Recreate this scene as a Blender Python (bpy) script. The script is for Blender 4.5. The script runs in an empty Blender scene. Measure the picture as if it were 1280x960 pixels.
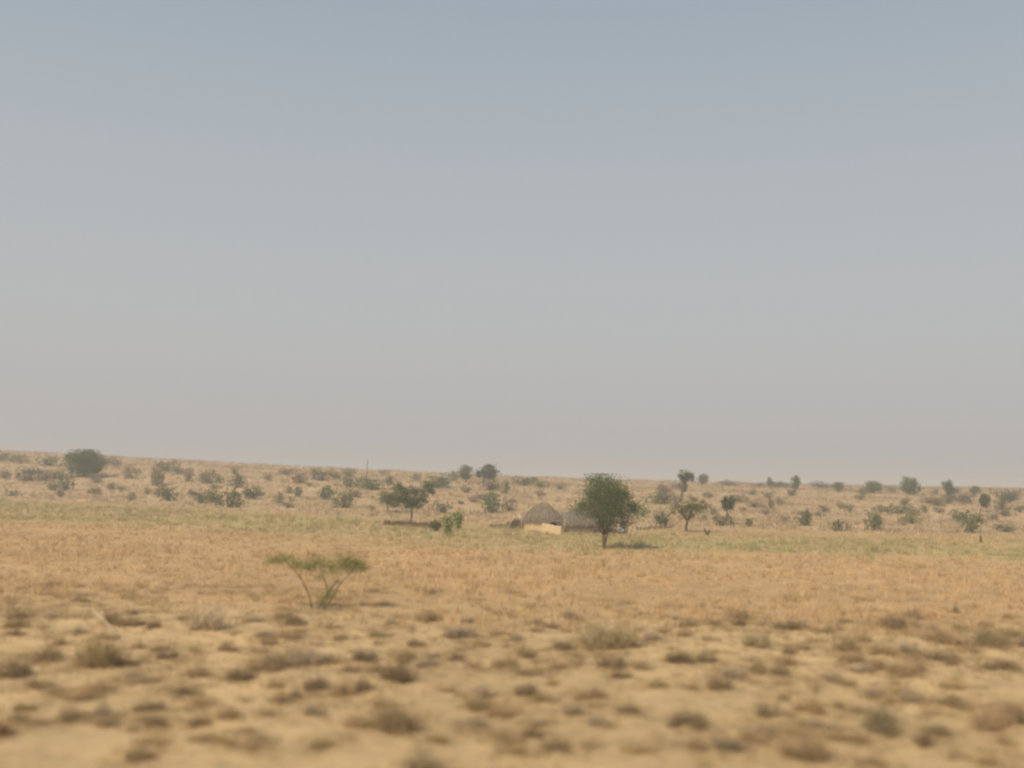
import bpy, math
import numpy as np
from mathutils import Matrix, Vector

rng = np.random.default_rng(7)
scene = bpy.context.scene
COL = scene.collection

# ------------------------------------------------------------------ helpers
def vnoise(x, y, seed=0):
    x = np.asarray(x, float); y = np.asarray(y, float)
    xi = np.floor(x); yi = np.floor(y); fx = x-xi; fy = y-yi
    def h(a, b):
        v = np.sin(a*127.1 + b*311.7 + seed*74.7)*43758.5453
        return v-np.floor(v)
    sx = fx*fx*(3-2*fx); sy = fy*fy*(3-2*fy)
    return ((h(xi, yi)*(1-sx)+h(xi+1, yi)*sx)*(1-sy) + (h(xi, yi+1)*(1-sx)+h(xi+1, yi+1)*sx)*sy)*2-1

def fbm(x, y, s, seed=0, octv=3):
    v = 0; a = 1
    for i in range(octv):
        v = v + a*vnoise(np.asarray(x)/s+i*17.3, np.asarray(y)/s-i*9.1, seed+i); s /= 2.1; a *= .5
    return v

def sstep(a, b, v):
    t = np.clip((v-a)/(b-a), 0, 1)
    return t*t*(3-2*t)

def tag(o, label=None, cat=None, group=None, kind=None):
    if label: o['label'] = label
    if cat: o['category'] = cat
    if group: o['group'] = group
    if kind: o['kind'] = kind
    return o

def link(o, parent=None):
    COL.objects.link(o)
    if parent is not None: o.parent = parent
    return o

def mesh_np(name, V, F, attrs=None, smooth=False):
    V = np.asarray(V, np.float32).reshape(-1, 3); F = np.asarray(F, np.int32)
    k = F.shape[1]
    me = bpy.data.meshes.new(name)
    me.vertices.add(len(V)); me.vertices.foreach_set('co', V.ravel())
    me.loops.add(F.size); me.loops.foreach_set('vertex_index', F.ravel())
    me.polygons.add(len(F))
    me.polygons.foreach_set('loop_start', np.arange(0, F.size, k, dtype=np.int32))
    me.polygons.foreach_set('loop_total', np.full(len(F), k, np.int32))
    if smooth: me.polygons.foreach_set('use_smooth', np.ones(len(F), bool))
    for an, av in (attrs or {}).items():
        av = np.asarray(av, np.float32)
        if av.ndim == 1:
            a = me.attributes.new(an, 'FLOAT', 'POINT'); a.data.foreach_set('value', av)
        else:
            a = me.attributes.new(an, 'FLOAT_COLOR', 'POINT')
            a.data.foreach_set('color', np.c_[av, np.ones(len(av))].astype(np.float32).ravel())
    me.update(calc_edges=True); me.validate()
    return me

def obj(name, me, mat, parent=None, loc=(0, 0, 0)):
    o = bpy.data.objects.new(name, me)
    if mat and not me.materials: me.materials.append(mat)
    o.location = loc
    return link(o, parent)

def empty(name, loc, rz=0):
    o = bpy.data.objects.new(name, None); o.empty_display_size = .2
    o.location = loc; o.rotation_euler = (0, 0, rz)
    return link(o)

# ------------------------------------------------------------------ materials
def mat_new(name):
    m = bpy.data.materials.new(name); m.use_nodes = True
    nt = m.node_tree; nt.nodes.clear()
    return m, nt, nt.nodes, nt.links

def veg_mat(name, c0, c1, transl=.3, attr='rnd'):
    """diffuse + translucent with per-leaf variation between two colours"""
    m, nt, N, L = mat_new(name)
    out = N.new('ShaderNodeOutputMaterial')
    at = N.new('ShaderNodeAttribute'); at.attribute_name = attr
    oi = N.new('ShaderNodeObjectInfo')
    mix = N.new('ShaderNodeMix'); mix.data_type = 'RGBA'
    mix.inputs[6].default_value = (*c0, 1); mix.inputs[7].default_value = (*c1, 1)
    L.new(at.outputs['Fac'], mix.inputs[0])
    hs = N.new('ShaderNodeHueSaturation')
    mr = N.new('ShaderNodeMapRange'); mr.inputs[3].default_value = .8; mr.inputs[4].default_value = 1.2
    L.new(oi.outputs['Random'], mr.inputs[0]); L.new(mr.outputs[0], hs.inputs['Value'])
    L.new(mix.outputs[2], hs.inputs['Color'])
    d = N.new('ShaderNodeBsdfDiffuse'); t = N.new('ShaderNodeBsdfTranslucent'); ms = N.new('ShaderNodeMixShader')
    L.new(hs.outputs[0], d.inputs['Color']); L.new(hs.outputs[0], t.inputs['Color'])
    ms.inputs[0].default_value = transl
    L.new(d.outputs[0], ms.inputs[1]); L.new(t.outputs[0], ms.inputs[2]); L.new(ms.outputs[0], out.inputs['Surface'])
    return m

def solid_mat(name, c0, c1, scale=4, rough=.95, bump=.3):
    m, nt, N, L = mat_new(name)
    out = N.new('ShaderNodeOutputMaterial'); p = N.new('ShaderNodeBsdfPrincipled')
    p.inputs['Roughness'].default_value = rough; p.inputs['Specular IOR Level'].default_value = .15
    tc = N.new('ShaderNodeTexCoord'); nz = N.new('ShaderNodeTexNoise')
    nz.inputs['Scale'].default_value = scale; nz.inputs['Detail'].default_value = 6; nz.inputs['Roughness'].default_value = .65
    L.new(tc.outputs['Object'], nz.inputs['Vector'])
    cr = N.new('ShaderNodeValToRGB'); cr.color_ramp.elements[0].position = .3; cr.color_ramp.elements[1].position = .7
    cr.color_ramp.elements[0].color = (*c0, 1); cr.color_ramp.elements[1].color = (*c1, 1)
    L.new(nz.outputs['Fac'], cr.inputs[0]); L.new(cr.outputs[0], p.inputs['Base Color'])
    b = N.new('ShaderNodeBump'); b.inputs['Strength'].default_value = bump; b.inputs['Distance'].default_value = .05
    L.new(nz.outputs['Fac'], b.inputs['Height']); L.new(b.outputs[0], p.inputs['Normal'])
    L.new(p.outputs[0], out.inputs['Surface'])
    return m

M = dict(
    bark=solid_mat('bark', (.07, .05, .03), (.16, .115, .075), 6),
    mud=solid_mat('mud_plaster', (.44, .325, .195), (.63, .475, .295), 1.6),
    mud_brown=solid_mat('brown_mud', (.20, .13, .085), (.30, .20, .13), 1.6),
    dark=solid_mat('painted_shade', (.02, .016, .012), (.04, .03, .025), 3),  # interior shade put into the colour of solid faces
    post=solid_mat('bleached_wood', (.50, .39, .25), (.66, .54, .38), 5),
    pole=solid_mat('weathered_pole', (.10, .085, .07), (.17, .15, .12), 5),
    thatch_core=solid_mat('thatch_core', (.15, .125, .10), (.24, .20, .16), 9),
    thatch=veg_mat('thatch', (.20, .16, .115), (.43, .35, .255), .1),
    brush=veg_mat('thorn_brush', (.13, .08, .06), (.27, .18, .13), .1),
    cloth=solid_mat('grey_cloth', (.26, .27, .29), (.42, .43, .44), 3),
    stump=solid_mat('dark_stump', (.06, .04, .025), (.12, .085, .055), 9),
    stem_green=solid_mat('green_brown_stem', (.06, .055, .025), (.11, .10, .045), 9),
    leaf_dark=veg_mat('leaf_dark', (.058, .085, .03), (.15, .19, .075), .3),
    leaf_fresh=veg_mat('leaf_fresh_green', (.06, .10, .025), (.155, .215, .065), .3),
    leaf_mid=veg_mat('leaf_mid', (.10, .115, .05), (.21, .23, .105), .3),
    leaf_olive=veg_mat('leaf_olive', (.14, .145, .045), (.29, .29, .10), .35),
    leaf_bright=veg_mat('leaf_bright', (.18, .22, .05), (.36, .41, .13), .4),
    leaf_grey=veg_mat('leaf_grey_brown', (.17, .14, .085), (.33, .28, .17), .25),
    scrub_dark=veg_mat('scrub_dark', (.22, .16, .092), (.50, .37, .22), .42),
    scrub_brown=veg_mat('scrub_brown', (.33, .24, .14), (.66, .49, .29), .42),
    scrub_grey=veg_mat('scrub_grey', (.33, .26, .18), (.66, .53, .37), .42),
    scrub_straw=veg_mat('scrub_straw', (.32, .24, .115), (.68, .52, .28), .42),
    scrub_green=veg_mat('scrub_grey_green', (.26, .205, .12), (.56, .45, .26), .42),
    scrub_red=veg_mat('scrub_red', (.09, .035, .022), (.20, .09, .06), .15),
)

# ------------------------------------------------------------------ camera geometry and terrain
F_PX = 1300.0; CAM = np.array([0, 0, 4.8]); PITCH = math.atan((602-480)/F_PX); ROLL = math.radians(1.0)
fw = np.array([0, math.cos(PITCH), math.sin(PITCH)]); uw = np.array([0, -math.sin(PITCH), math.cos(PITCH)]); rw = np.array([1., 0, 0])
R_ = math.cos(ROLL)*rw + math.sin(ROLL)*uw
U_ = -math.sin(ROLL)*rw + math.cos(ROLL)*uw

ut = np.linspace(-2, 2, 401)
def table(us, vs):
    t = np.interp(ut, us, vs); k = np.hanning(31); k /= k.sum()
    return np.convolve(np.pad(t, 15, 'edge'), k, 'valid')
US = [-2, -.55, -.49, -.26, -.03, .2, .49, .6, 2]
T_E = table(US, [180, 168, 163, 138, 118, 114, 113, 113, 113])
T_R = table(US, [330, 305, 300, 280, 270, 290, 330, 335, 335])
T_H = table(US, [34, 30, 28, 16.5, 6.5, 2.5, 2, 2, 3])
T_Z = table(US, [1.1, .95, .9, .5, .1, 0, 0, 0, 0])

def ground_z(x, y):
    x = np.asarray(x, float); y = np.asarray(y, float)
    u = np.clip(x/np.maximum(y, 60), -2, 2)
    Ye = np.interp(u, ut, T_E); Yr = np.interp(u, ut, T_R); H = 4.8+np.interp(u, ut, T_H)/F_PX*Yr; ze = np.interp(u, ut, T_Z)
    z = ze*sstep(50, 1, 0) if False else ze*np.clip((y-50)/(Ye-50), 0, 1)**1.5
    t = np.clip((y-Ye)/(Yr-Ye), 0, 1)
    prof = .55*t + .45*(t*t*(3-2*t))
    prof = prof - .06*np.sin(t*math.pi*3)*np.sin(t*math.pi)
    z = z + (H-ze)*prof
    z = z - (H-1.5)*sstep(0, 1, np.clip((y-Yr-6)/350, 0, 1))
    z = z + .10*fbm(x, y, 5.0, 3)*(1-sstep(60, 110, y)) + .035*fbm(x, y, .9, 5, 2)*(1-sstep(28, 60, y))
    env = sstep(Ye, Ye+30, y)*(1-.85*sstep(Yr-45, Yr-5, y))
    z = z + .45*fbm(x, y, 24, 11)*env + .10*fbm(x, y, 3.5, 13, 2)*env
    return z

def place(px, py, lo=8., hi=900.):
    d = fw*F_PX + R_*(px-640) + U_*(480-py)
    d = d/d[1]
    ts = np.concatenate([np.arange(lo, 60, .05), np.arange(60, hi, .25)])
    P = CAM + ts[:, None]*d
    below = P[:, 2] < ground_z(P[:, 0], P[:, 1])
    i = int(np.argmax(below)) if below.any() else None
    if i is None:                      # above the crest: stand on the crest line
        u = d[0]; y = float(np.interp(u, ut, T_R))-4
        return np.array([u*y, y, float(ground_z(u*y, y))])
    return np.array([P[i, 0], P[i, 1], float(ground_z(P[i, 0], P[i, 1]))])

cam_d = bpy.data.cameras.new('camera'); cam = bpy.data.objects.new('camera', cam_d); COL.objects.link(cam)
cam_d.sensor_width = 36; cam_d.lens = 36*F_PX/1280; cam_d.clip_end = 9000; cam_d.clip_start = .1
mw = Matrix.Identity(4)
for i in range(3):
    mw[i][0] = R_[i]; mw[i][1] = U_[i]; mw[i][2] = -fw[i]; mw[i][3] = CAM[i]
cam.matrix_world = mw
cam_d.dof.use_dof = True; cam_d.dof.focus_distance = 90; cam_d.dof.aperture_fstop = .19
scene.camera = cam

# ------------------------------------------------------------------ ground sheet
def axis(segs):
    out = []
    for a, b, s in segs: out.append(np.arange(a, b, s))
    out.append([segs[-1][1]]); return np.concatenate(out)
xs_p = axis([(0, 30, .3), (30, 90, .8), (90, 260, 2.), (260, 600, 12), (600, 4000, 200)])
xs = np.concatenate([-xs_p[:0:-1], xs_p])
ys = axis([(-4000, -200, 250), (-200, 0, 20), (0, 14, 1), (14, 50, .25), (50, 120, .7), (120, 360, 1.4), (360, 800, 12), (800, 4000, 160)])
GX, GY = np.meshgrid(xs, ys)
GZ = ground_z(GX, GY)
nx, ny = len(xs), len(ys)
V = np.c_[GX.ravel(), GY.ravel(), GZ.ravel()]
ii = (np.arange(ny-1)[:, None]*nx + np.arange(nx-1)[None, :]).ravel()
Fq = np.c_[ii, ii+1, ii+nx+1, ii+nx]
vx, vy = V[:, 0], V[:, 1]
uu = np.clip(vx/np.maximum(vy, 60), -2, 2); Ye = np.interp(uu, ut, T_E); Yr = np.interp(uu, ut, T_R)
sand = np.array([.57, .40, .215]); stub = np.array([.50, .325, .17]); gras = np.array([.41, .335, .155]); dune = np.array([.47, .325, .185])
def mixc(c, d, f): return c*(1-f[:, None]) + d*f[:, None]
C = np.tile(sand, (len(V), 1))
edge1 = 38+5*fbm(vx, vy, 9, 21)
C = mixc(C, stub, sstep(-5, 5, vy-edge1))
gb0 = Ye*.62+6*fbm(vx, vy, 14, 22); gb1 = Ye-14+2*fbm(vx, vy, 9, 23)
C = mixc(C, gras, sstep(-7, 7, vy-gb0)*.8*(.8+.5*np.clip(fbm(vx, vy, 7, 25), -.7, .8)))
C = mixc(C, np.array([.43, .30, .15]), sstep(-3, 3, vy-gb1))
C = mixc(C, dune, sstep(-3, 3, vy-Ye))
C = C*(1+.09*np.clip(fbm(vx, vy, 6, 31), -1, 1))[:, None]
me = mesh_np('ground', V, Fq, {'tint': C}, smooth=True)
m, nt, N, L = mat_new('dry_ground')
out = N.new('ShaderNodeOutputMaterial'); p = N.new('ShaderNodeBsdfPrincipled'); p.inputs['Roughness'].default_value = 1; p.inputs['Specular IOR Level'].default_value = .05
at = N.new('ShaderNodeAttribute'); at.attribute_name = 'tint'
tc = N.new('ShaderNodeTexCoord')
def noise(sc, det, rough, vec=None):
    n = N.new('ShaderNodeTexNoise'); n.inputs['Scale'].default_value = sc; n.inputs['Detail'].default_value = det; n.inputs['Roughness'].default_value = rough
    L.new(vec or tc.outputs['Object'], n.inputs['Vector']); return n
def rng_(src, a, b, c, d):
    r = N.new('ShaderNodeMapRange'); r.inputs[1].default_value = a; r.inputs[2].default_value = b; r.inputs[3].default_value = c; r.inputs[4].default_value = d
    L.new(src, r.inputs[0]); return r.outputs[0]
n1 = noise(.55, 6, .6); n2 = noise(5, 6, .7); n3 = noise(22, 4, .6)
f1 = rng_(n1.outputs['Fac'], .35, .7, .88, 1.12); f2 = rng_(n2.outputs['Fac'], .3, .7, .86, 1.12)
mm = N.new('ShaderNodeMath'); mm.operation = 'MULTIPLY'; L.new(f1, mm.inputs[0]); L.new(f2, mm.inputs[1])
hs = N.new('ShaderNodeHueSaturation'); L.new(at.outputs['Color'], hs.inputs['Color']); L.new(mm.outputs[0], hs.inputs['Value'])
mx = N.new('ShaderNodeMix'); mx.data_type = 'RGBA'; mx.inputs[7].default_value = (.31, .23, .135, 1)
n4 = noise(1.4, 8, .72); L.new(rng_(n4.outputs['Fac'], .52, .68, 0, .6), mx.inputs[0])
L.new(hs.outputs[0], mx.inputs[6]); L.new(mx.outputs[2], p.inputs['Base Color'])
b = N.new('ShaderNodeBump'); b.inputs['Strength'].default_value = .7; b.inputs['Distance'].default_value = .06
ad = N.new('ShaderNodeMath'); ad.operation = 'ADD'; L.new(n2.outputs['Fac'], ad.inputs[0]); L.new(n3.outputs['Fac'], ad.inputs[1])
L.new(ad.outputs[0], b.inputs['Height']); L.new(b.outputs[0], p.inputs['Normal']); L.new(p.outputs[0], out.inputs['Surface'])
g = obj('ground', me, m); tag(g, 'flat sandy plain with dry grass rising to a low dune ridge', 'ground', kind='structure')

# ------------------------------------------------------------------ blades (grass, thatch, twigs)
def blades(P, D, w, rnd):
    """P base points, D blade vectors, w widths -> triangle soup"""
    n = len(P)
    a = rng.uniform(0, 2*math.pi, n)
    side = np.c_[np.cos(a), np.sin(a), np.zeros(n)]*(w/2)[:, None]
    V = np.empty((n, 3, 3)); V[:, 0] = P-side; V[:, 1] = P+side; V[:, 2] = P+D
    return V.reshape(-1, 3), np.arange(3*n).reshape(-1, 3), np.repeat(rnd, 3)

def grass_field(name, n, sampler, h, w, per, spread, mat, label, lean=.35, cat='grass'):
    x, y, hs_ = sampler(n)
    k = len(x)
    X = np.repeat(x, per)+rng.normal(0, spread, k*per); Y = np.repeat(y, per)+rng.normal(0, spread, k*per)
    Zg = ground_z(X, Y)-.02
    hh = np.repeat(hs_*rng.uniform(.6, 1.3, k), per)*rng.uniform(h*.6, h*1.2, k*per)
    D = np.c_[rng.normal(0, lean, k*per)*hh, rng.normal(0, lean, k*per)*hh, hh]
    r = np.clip(np.repeat(rng.uniform(0, 1, k), per)*.7+rng.uniform(0, .3, k*per), 0, 1)
    V, Fc, rr = blades(np.c_[X, Y, Zg], D, rng.uniform(w*.6, w*1.3, k*per), r)
    o = obj(name, mesh_np(name, V, Fc, {'rnd': rr}), mat)
    return tag(o, label, cat, kind='stuff')

def fan(n, y0, y1, um=.62):
    y = np.sqrt(rng.uniform(y0**2, y1**2, n)); u = rng.uniform(-um, um, n)
    return u*y, y

def zone(x, y):
    u = np.clip(x/np.maximum(y, 60), -2, 2); return np.interp(u, ut, T_E), np.interp(u, ut, T_R)

M['straw'] = veg_mat('straw_grass', (.27, .175, .09), (.73, .525, .285), .3)
M['green_grass'] = veg_mat('pale_green_grass', (.24, .21, .095), (.60, .52, .25), .35)
M['dune_grass'] = veg_mat('dune_grass', (.23, .165, .09), (.66, .49, .28), .3)
M['litter'] = veg_mat('dry_litter', (.27, .195, .105), (.66, .49, .27), .4)

def s_straw(n):
    x, y = fan(n, 33, 170)
    e, r = zone(x, y); e1 = 37+3*fbm(x, y, 9, 21)
    keep = (y > e1-4*rng.uniform(0, 1, len(y))) & (y < e) & ((y < e*.63) | (rng.uniform(0, 1, len(y)) < .35)) & (vnoise(x/2.5, y/2.5, 41)+rng.normal(0, .5, len(y)) > -.85+.3*sstep(50, 90, y))
    # cleared yard round the huts
    x, y = x[keep], y[keep]
    return x, y, .8+.4*vnoise(x/4, y/4, 43)
def s_green(n):
    x, y = fan(n, 60, 170)
    e, r = zone(x, y); b0 = e*.62+6*fbm(x, y, 14, 22)+rng.normal(0, 3, len(y)); b1 = e-13+2*fbm(x, y, 9, 23)
    keep = (y > b0) & (y < b1) & (vnoise(x/3, y/3, 51)+rng.normal(0, .45, len(y)) > -.1)
    x, y = x[keep], y[keep]
    return x, y, .8+.5*vnoise(x/3, y/3, 53)
def s_dune(n):
    x, y = fan(n, 112, 335)
    e, r = zone(x, y)
    keep = (y > e-2) & (y < r+4) & (vnoise(x/6, y/6, 61)+rng.normal(0, .6, len(y)) > -.35)
    x, y = x[keep], y[keep]
    return x, y, .9+.4*vnoise(x/5, y/5, 63)
def s_litter(n):
    x, y = fan(n, 13, 42, .7)
    keep = (vnoise(x/1.1, y/1.1, 71)+.6*vnoise(x/4, y/4, 72)+rng.normal(0, .35, len(y)) > .1)
    x, y = x[keep], y[keep]
    return x, y, .8+.5*vnoise(x, y, 73)
def s_tuft(n):
    x, y = fan(n, 14, 46, .7)
    v = vnoise(x/1.6, y/1.6, 81)+.8*vnoise(x/6, y/6, 82)+rng.normal(0, .35, len(y))+.9*sstep(18, 27, y)-.75
    keep = v > .1
    return x[keep], y[keep], .7+.5*rng.uniform(0, 1, keep.sum())
grass_field('straw_stubble', 52000, s_straw, .34, .028, 12, .10, M['straw'], 'reddish straw-coloured dry grass covering the flat middle field')
grass_field('green_grass', 22000, s_green, .55, .04, 11, .16, M['green_grass'], 'pale yellow-green grass band in front of the huts')
grass_field('dune_grass', 52000, s_dune, .6, .065, 7, .22, M['dune_grass'], 'pinkish tan tussock grass covering the dune slope')
grass_field('grass_litter', 16000, s_litter, .11, .014, 6, .07, M['litter'], 'short dry grass and litter scattered over the sandy foreground', lean=.9)
grass_field('dry_tufts', 4200, s_tuft, .22, .013, 40, .11, M['litter'], 'low faded dry tufts merging into patches on the sandy foreground', lean=.8)

# ------------------------------------------------------------------ scrub clump prototypes (unit: width 1, height ~ .55)
def scrub_mesh(name, n, seed, lop=0.):
    r = np.random.default_rng(seed)
    V_, F_, R__ = [], [], []
    lobes = [(r.uniform(-.1, .1), 0, r.uniform(.65, 1.))]+[(r.uniform(-.32, .32), r.uniform(-.32, .32), r.uniform(.3, .75)) for _ in range(5)]
    tot = 0
    for (lx, ly, s) in lobes:
        k = int(n*s/3)
        base = np.c_[lx*.85+r.normal(0, .11*s, k), ly*.85+r.normal(0, .11*s, k), np.full(k, -.03)]
        th = np.arccos(r.uniform(.05, 1, k)); ph = r.uniform(0, 2*math.pi, k)
        rad = .36*s*r.uniform(.65, 1.15, k)
        tip = np.c_[lx+rad*np.sin(th)*np.cos(ph)*1.1+lop*.1, ly+rad*np.sin(th)*np.sin(ph)*1.1, rad*np.cos(th)*1.25+.02]
        global rng
        old = rng; rng = r
        a, f, q = blades(base, tip-base, r.uniform(.010, .020, k), np.clip(r.normal(.45, .2, k), 0, 1)); V_.append(a); F_.append(f+tot); R__.append(q); tot += len(a)
        # twiglets on the outer half
        kk = k*5; idx = r.integers(0, k, kk); t = r.uniform(.35, 1, kk)
        bp = base[idx]+(tip-base)[idx]*t[:, None]
        dd = r.normal(0, 1, (kk, 3)); dd[:, 2] = np.abs(dd[:, 2])*.8; dd /= np.linalg.norm(dd, axis=1)[:, None]
        a, f, q = blades(bp, dd*r.uniform(.03, .10, kk)[:, None], r.uniform(.008, .022, kk), np.clip(r.normal(.55, .28, kk), 0, 1)); V_.append(a); F_.append(f+tot); R__.append(q); tot += len(a)
        rng = old
    V = np.concatenate(V_); V[:, 2] = np.maximum(V[:, 2], -.05)
    return mesh_np(name, V, np.concatenate(F_), {'rnd': np.concatenate(R__)})

scrub_protos = [scrub_mesh('scrub', [330, 200, 260, 170, 300, 220][i], 100+i) for i in range(6)]
scrub_cache = {}
def scrub_data(i, matkey):
    k = (i % 6, matkey)
    if k not in scrub_cache:
        me = scrub_protos[i % 6].copy(); me.name = 'scrub_mesh'; me.materials.append(M[matkey]); scrub_cache[k] = me
    return scrub_cache[k]

TONE = {'d': ('scrub_dark', 'dark brown'), 'b': ('scrub_brown', 'brown'), 'g': ('scrub_grey', 'greyish'), 's': ('scrub_straw', 'straw-coloured'),
        'v': ('scrub_green', 'grey-green'), 'r': ('scrub_red', 'reddish brown')}
GRP_S = 'scrub clumps on the sandy foreground'
# large landmark clumps: px, base py, width px, height px, tone, label, short reference
BIG = [
 (120, 830, 66, 42, 's', 'large straw-coloured domed clump below the pale fallen stick', 'straw dome below the stick'),
 (272, 784, 62, 44, 'g', 'large greyish domed clump left of the green sapling', 'grey dome left of the sapling'),
 (12, 846, 56, 34, 'd', 'large dark clump cut by the left edge of the view', 'dark clump at the left edge'),
 (377, 832, 50, 40, 'g', 'greyish upright clump straight below the green sapling', 'grey clump below the sapling'),
 (342, 836, 56, 26, 'd', 'wide low dark clump touching the grey clump below the sapling', 'wide dark clump below the sapling'),
 (500, 850, 60, 30, 'd', 'brown clump with a dark right side, lower right of the sapling', 'dark clump lower right of the sapling'),
 (497, 913, 66, 40, 'b', 'broad brown clump on bare sand near the bottom, left of centre', 'broad brown clump near the bottom'),
 (548, 972, 86, 52, 'v', 'big grey-green clump cut by the bottom edge near the centre', 'clump cut by the bottom edge'),
 (768, 808, 84, 46, 'v', 'largest domed olive-brown clump directly below the big tree', 'large dome below the big tree'),
 (762, 834, 46, 24, 'd', 'dense dark clump in front of the large dome below the big tree', 'dense dark clump under the large dome'),
 (1103, 914, 72, 42, 'v', 'large dark-based grey-green clump in the lower right foreground', 'large clump in the lower right'),
 (1240, 910, 70, 44, 'b', 'large brown clump near the lower right corner', 'large clump near the lower right corner'),
 (1008, 948, 70, 36, 'b', 'spreading brown clump at the bottom right of centre', 'spreading clump at the bottom'),
 (985, 846, 40, 24, 'd', 'dark compact clump with a blackish right side on pale sand', 'compact blackish clump'),
 (858, 905, 60, 26, 'd', 'long low dark clump on open sand right of the bottom centre', 'long low dark clump'),
 (895, 860, 40, 28, 'd', 'dark tuft with a peaked top above the long low dark clump', 'peaked dark tuft'),
 (1240, 806, 46, 28, 'v', 'grey-green rounded clump at the field edge on the right', 'grey-green clump by the right field edge'),
 (60, 824, 46, 24, 'd', 'dark twin-topped clump left of the straw-coloured dome', 'dark twin-topped clump'),
]
SMALL = """22,774,26,13,b 75,772,38,12,g 20,794,16,11,b 75,806,16,14,b 158,832,34,10,d 192,785,22,14,d 137,779,24,16,b 175,811,22,13,b 210,823,30,12,d
250,846,34,14,d 300,850,40,16,d 120,866,48,20,b 165,846,22,9,g 220,869,44,12,d 247,882,32,12,b 85,902,30,26,d 130,897,40,18,g 185,888,44,14,b 195,907,26,14,d
247,903,40,14,b 172,952,36,16,d 2,920,40,17,r 285,813,26,11,b 318,838,22,10,b 370,781,28,11,d 407,829,34,13,d 452,826,34,16,d 440,840,24,10,d 452,862,34,16,d
395,863,34,22,d 427,869,30,18,b 375,873,26,12,d 350,877,22,9,d 335,895,22,8,b 392,893,32,12,g 450,906,44,12,b 572,797,38,14,g 567,824,24,12,d 542,823,18,8,b
622,794,32,10,b 632,834,38,16,b 600,807,28,10,s 600,886,42,12,s 602,907,34,15,g 537,742,18,8,d 623,769,16,10,b 490,781,20,9,g 655,821,30,13,d 702,811,28,10,d
705,834,28,12,b 776,848,26,10,d 660,869,34,18,d 737,873,46,16,b 785,890,34,10,d 718,893,24,12,g 667,919,34,16,d 747,907,28,12,g 695,937,38,14,d 715,774,28,13,g
802,836,24,10,b 847,828,30,13,d 860,796,28,12,b 882,828,30,15,v 896,781,16,8,d 923,782,20,10,d 866,862,20,9,b 912,937,34,14,g 950,897,48,26,v 938,927,44,18,b
943,808,40,22,v 948,840,34,14,s 985,817,26,12,d 990,785,44,10,b 1045,812,46,24,d 1067,826,30,12,b 1040,852,30,16,g 1097,835,28,13,b 1080,802,24,16,b 1115,784,38,17,b
1130,817,30,17,g 1147,840,26,12,b 1175,826,50,15,d 1182,803,58,18,b 1236,837,20,10,d 1256,836,28,12,d 1272,808,26,14,d 1196,861,28,12,s 1140,877,30,19,g 1012,890,42,20,b
1157,932,36,19,d 1172,918,36,12,v 1278,902,30,20,d 1147,836,20,10,d 1060,857,24,10,s 1195,766,14,10,v 1092,871,22,9,g 820,858,26,9,s 690,855,22,8,s 560,865,24,8,s
470,795,20,9,s 520,808,22,10,b 425,800,22,10,b 330,797,22,10,g 240,815,22,9,s 40,860,34,13,b 70,868,22,9,d 30,888,28,10,s 280,930,32,11,s 400,935,34,11,s
640,940,30,10,s 800,940,34,11,s 1090,955,34,12,b 1235,955,34,12,s 690,785,22,9,b 815,800,22,10,g 1010,812,20,10,b 1165,788,18,9,g 1215,815,20,10,b 100,792,18,9,g
645,800,20,9,g 585,778,18,8,g 840,775,18,8,b 1055,778,18,8,g 1230,783,20,9,b 165,768,18,8,b 230,775,18,9,b 45,905,20,8,b 975,872,24,9,s 1075,892,22,9,b"""
MARKS_FG = [(135, 778, 'pale fallen stick'), (400, 765, 'green sapling'), (755, 770, 'thick trunked tree')][:2] + [(b_[0], b_[1], b_[6]) for b_ in BIG]
NSC = [0]
def put_scrub(px, py, w, h, tone, label):
    q = place(px, py); d = q[1]
    i = NSC[0]; NSC[0] += 1
    W = w/F_PX*d; Hh = h/F_PX*d
    o = bpy.data.objects.new('scrub_clump', scrub_data(i, TONE[tone][0]))
    o.location = q; o.rotation_euler = (0, 0, rng.uniform(0, 6.28)); s = W/.74
    o.scale = (s, s*rng.uniform(.75, 1.1), Hh/.42)
    link(o); tag(o, label, 'scrub', GRP_S); return o
for (px, py, w, h, t, lab, ref) in BIG: put_scrub(px, py, w, h, t, lab)

used = {}
def rel_label(px, py, head, marks, tail=''):
    mk = min(marks, key=lambda m_: (m_[0]-px)**2+(2.2*(m_[1]-py))**2)
    dx, dy = px-mk[0], (py-mk[1])*2.2
    if abs(dx) > 2.2*abs(dy): r = 'right of' if dx > 0 else 'left of'
    elif abs(dy) > 2.2*abs(dx): r = 'below' if dy > 0 else 'above'
    else: r = ('lower ' if dy > 0 else 'upper ')+('right of' if dx > 0 else 'left of')
    return head, r, mk[2], math.hypot(dx, dy)
def resolve(items):
    """items: list of (head, rel, ref, dist); returns unique labels, ordering equal ones by distance"""
    groups = {}
    for i, (h_, r, m_, d) in enumerate(items): groups.setdefault((h_, r, m_), []).append((d, i))
    out = [None]*len(items); words = ['nearest']+[w_+' nearest' for w_ in 'second third fourth fifth sixth seventh eighth ninth tenth eleventh twelfth thirteenth fourteenth fifteenth'.split()]
    for (h_, r, m_), l in groups.items():
        l.sort()
        for k, (d, i) in enumerate(l):
            out[i] = f'{h_} {r} the {m_}' if len(l) == 1 else f'{words[min(k, 14)]} {h_} {r} the {m_}'
    return out
sm = []
_r = np.random.default_rng(12); _occ = [(b_[0], b_[1]) for b_ in BIG]+[tuple(map(float, t_.split(',')[:2])) for t_ in SMALL.split()]
EXTRA = []
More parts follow.
